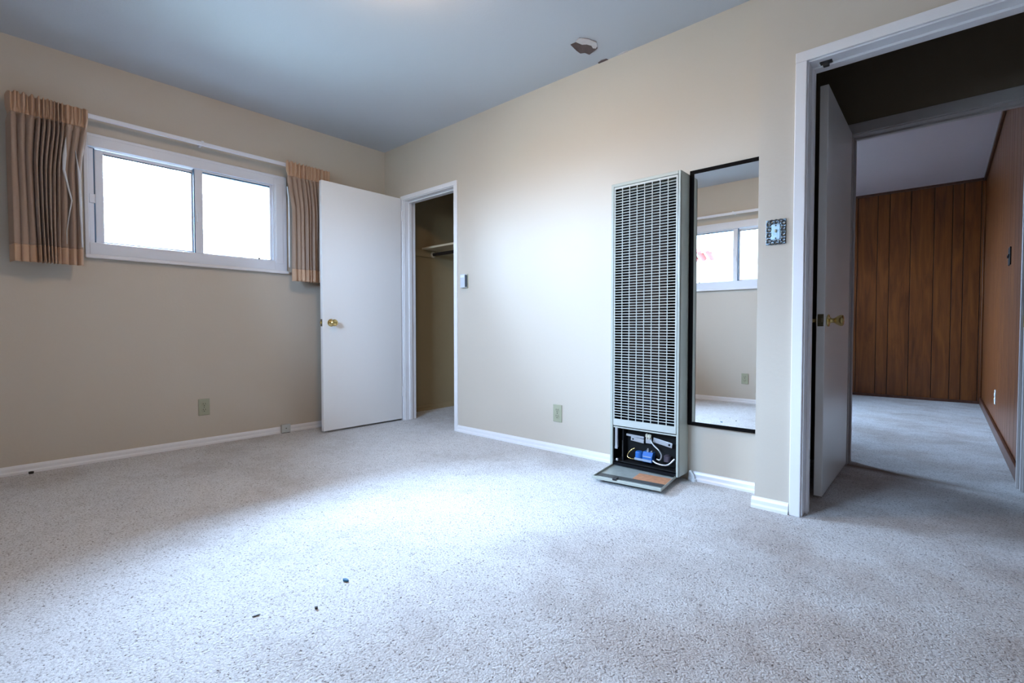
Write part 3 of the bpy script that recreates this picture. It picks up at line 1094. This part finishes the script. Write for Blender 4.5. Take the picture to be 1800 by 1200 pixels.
outlet((0, -1.495, .268), R(90), 'ivory wall outlet below the left part of the curtained window')
outlet((1.976, 0, .258), 0, 'ivory wall outlet between closet doorway and wall heater')
outlet((2.262, -3.10, .27), R(180), 'ivory wall outlet seen reflected in the mirror')
t = thing('panel_outlet', 'ivory outlet on the right wood panelling near the baseboard', 'outlet', (4.2, 2.81, .275), R(-90))
MB().box(-.035, .035, -.006, 0, -.0575, .0575, .002).build('cover_plate', M['white'], t)
MB().box(-.013, .013, -.009, -.006, .008, .034, .003).box(-.013, .013, -.009, -.006, -.034, -.008, .003).build('socket', M['white'], t)
t = thing('panel_switch', 'dark brown switch plate high on the right wood panelling', 'switch', (4.2, 1.93, 1.29), R(-90))
MB().box(-.06, .06, -.007, 0, -.057, .057, .002).build('cover_plate', M['iron'], t)
MB().box(-.03, -.022, -.014, -.006, -.01, .01, .001).build('toggle', M['black'], t)
MB().box(.022, .03, -.014, -.006, -.01, .01, .001).build('toggle', M['black'], t)

t = thing('phone_jack', 'small grey surface jack on the baseboard near the closet door', 'jack', (0, -.940, .001), R(90))
MB().box(-.035, .035, -.036, -.014, .002, .066, .004).build('housing', M['greyp'], t)
MB().lathe([(0, .004), (.001, .004)], 'Y', 12, Matrix.Translation((0, -.0375, .036))).build('screw', M['slot'], t)
MB().box(-.03, .03, -.034, -.016, -.0005, .003).build('base', M['black'], t)

t = thing('thermostat', 'small grey box thermostat on the wall beside the closet doorway', 'thermostat', (1.088, 0, 1.187))
MB().box(-.030, .030, -.008, 0, -.055, .055, .002).build('back_plate', M['ivory'], t)
MB().box(-.026, .026, -.036, -.007, -.052, .052, .004).build('housing', M['thermo'], t)
MB().box(-.022, .022, -.038, -.035, .026, .046, .001).build('dial_window', M['white'], t)
MB().box(.0255, .0275, -.034, -.008, -.046, .046, .0008).build('side_vent', M['thermod'], t)

t = thing('light_switch', 'ornate pewter switch plate with scalloped border by the hall doorway', 'light switch', (3.319, -.206, 1.247))
b = MB()
b.box(-.040, .040, -.004, 0, -.055, .055, .0015)
b.build('cover_plate', M['chrome'], t)
b = MB()
for sx in (-1, 1):
    for k in range(4):
        b.lathe([(0, .0115), (.002, .0112), (.0035, .008), (.002, .005), (.0015, .0005)], 'Y', 18, Matrix.Translation((sx * .029, -.004, -.0375 + k * .025)) @ Matrix.Scale(-1, 4, (0, 1, 0)))
for sz in (-1, 1):
    for k in range(3):
        b.lathe([(0, .0105), (.002, .010), (.0035, .007), (.002, .004), (.0015, .0005)], 'Y', 18, Matrix.Translation((-.018 + k * .018, -.004, sz * .046)) @ Matrix.Scale(-1, 4, (0, 1, 0)))
b.build('scalloped_border', M['chrome'], t, True)
b = MB()
b.box(-.018, .018, -.006, -.003, -.034, .034, .002)
b.build('centre_plate', M['steel'] if False else mat('brushed_pewter', (.26, .34, .40), .4, metal=.9), t)
MB().box(-.0035, .0035, -.018, -.005, -.002, .010, .001).build('toggle', M['ivory'], t)
for z in (-.028, .028):
    MB().lathe([(0, .0035), (.0012, .0035)], 'Y', 12, Matrix.Translation((0, -.0072, z))).build('screw', M['black'], t)

# ------------------------------------------------------------------ closet fittings
t = thing('closet_shelf', 'painted shelf board high in the closet above the dark rod', 'shelf', (.8, .65, 1.60))
MB().box(-.8, .8, -.225, .233, 0, .019, .002).build('shelf_board', M['shelf'], t)
struct('trim_7', MB().box(.0005, .016, .13, .883, 1.53, 1.599, .002).box(.016, 1.6, .868, .8845, 1.53, 1.599, .002), M['closet'], 'tan painted cleat strip under the closet shelf', 'trim')
t = thing('closet_rod', 'dark hanging rod below the closet shelf', 'closet rod', (.8, .55, 1.560))
MB().lathe([(-.77, .0165), (.77, .0165)], 'X', 24).build('pole', M['rod'], t, True)
for s in (-1, 1):
    MB().lathe([(0, .03), (.012, .026), (.014, .02)], 'X', 20, Matrix.Translation((s * .783, 0, 0)) @ Matrix.Scale(-s, 4, (1, 0, 0))).build('rod_socket', M['shelf'], t, True)

# ------------------------------------------------------------------ ceiling lamp (just above the frame) and the torn patch
t = thing('ceiling_lamp', 'round opal flush ceiling lamp glowing just above the picture', 'ceiling lamp', (2.13, -1.42, H))
MB().lathe([(0, .15), (-.018, .15), (-.02, .145)], 'Z', 40).build('base', M['trim'], t, True)
MB().lathe([(-.018, .138), (-.045, .135), (-.07, .12), (-.09, .09), (-.10, .05), (-.103, .001)], 'Z', 40).build('lamp_shade', M['lampm'], t, True)

t = thing('ceiling_patch', 'torn brown patch in the ceiling where a fixture was removed', 'ceiling patch', (2.312, -.205, H))
out = [(2.264, -.279), (2.298, -.278), (2.336, -.301), (2.371, -.257), (2.387, -.206), (2.36, -.149), (2.337, -.138), (2.29, -.124), (2.28, -.157), (2.257, -.17), (2.256, -.21), (2.26, -.245)]
out = [(a - 2.312, b + .205) for a, b in out]
MB().prism(out, -.004, 0, 'XY').build('torn_plaster', M['patch'], t)
mo = [(2.306, -.288), (2.337, -.304), (2.373, -.258), (2.389, -.206), (2.372, -.172), (2.356, -.160), (2.345, -.172), (2.352, -.20), (2.340, -.228), (2.318, -.245)]
MB().prism([(a - 2.312, b + .205) for a, b in mo], -.008, -.003, 'XY').build('pale_rim', M['patchl'], t)
t = thing('ceiling_scrape', 'small scraped dark spots where ceiling meets wall above heater', 'scrape', (2.31, 0, H))
MB().prism([(-.03, -.012), (.0, -.022), (.03, -.016), (.035, -.001), (-.03, -.001)], -.003, 0).build('scrape_mark', M['patch'], t)
MB().prism([(.10, -.006), (.14, -.014), (.17, -.008), (.17, -.001), (.10, -.001)], -.003, 0).build('scrape_mark', M['patchl'], t)

# ------------------------------------------------------------------ scraps on the carpet
def scrap(x, y, pts, m, label, hgt=.006, z=.001):
    b = MB().prism(pts, 0, hgt)
    o = b.build('carpet_scrap', m, None, loc=(x, y, z))
    tag(o, label, 'scrap')


scrap(2.445, -1.801, [(-.011, -.004), (-.004, -.007), (.008, -.002), (.012, .004), (.002, .005), (-.006, .003)], M['bluebit'], 'tiny blue scrap on the bright middle of the carpet')
scrap(2.43, -2.07, [(-.002, -.011), (.001, -.010), (.004, .003), (.003, .010), (-.001, .004)], M['darkbit'], 'tiny black thread lying left of the other carpet scraps', .002)
scrap(2.525, -1.94, [(-.004, -.003), (.003, -.004), (.005, .002), (-.001, .005)], M['darkbit'], 'tiny black crumb on the carpet nearest the blue scrap')
scrap(.045, -2.37, [(-.008, -.010), (.008, -.008), (.010, .006), (.0, .012), (-.009, .005)], M['darkbit'], 'small black crumb against the left baseboard', .012)

# ------------------------------------------------------------------ outside, seen only in the mirror
tag(MB().box(-14, 16, -16, 12, -.34, -.14).build('outdoor_ground', M['concrete']), 'flat ground outside the house', 'ground', kind='structure')
t = thing('neighbour_house', 'pale sided neighbouring house with red roof tiles, reflected through mirror window', 'house', (-2.42, -9.2, -.14))
b = MB()
b.box(-3.2, 2.35, -4, 0, 0, 2.75)
for k in range(16):
    b.box(-3.22, 2.37, -4.02, .018, .16 * k + .02, .16 * k + .145, .004)
b.build('wall', M['siding'], t)
b = MB()
b.prism([(-.1, 2.78), (.45, 2.70), (.45, 2.80), (-2, 3.9), (-4.4, 2.8), (-4.4, 2.7), (-2, 3.7)], -3.5, 2.6, 'YZ')
b.build('roof', M['siding'], t)
b = MB()
for k in range(28):
    b.lathe([(0, .05), (.02, .06), (.4, .06)], 'Y', 16, Matrix.Translation((-2.9 + k * .19, .5, 2.76)) @ Matrix.Rotation(R(24), 4, 'X') @ Matrix.Scale(-1, 4, (0, 1, 0)))
b.build('roof_tiles', M['tile'], t, True)
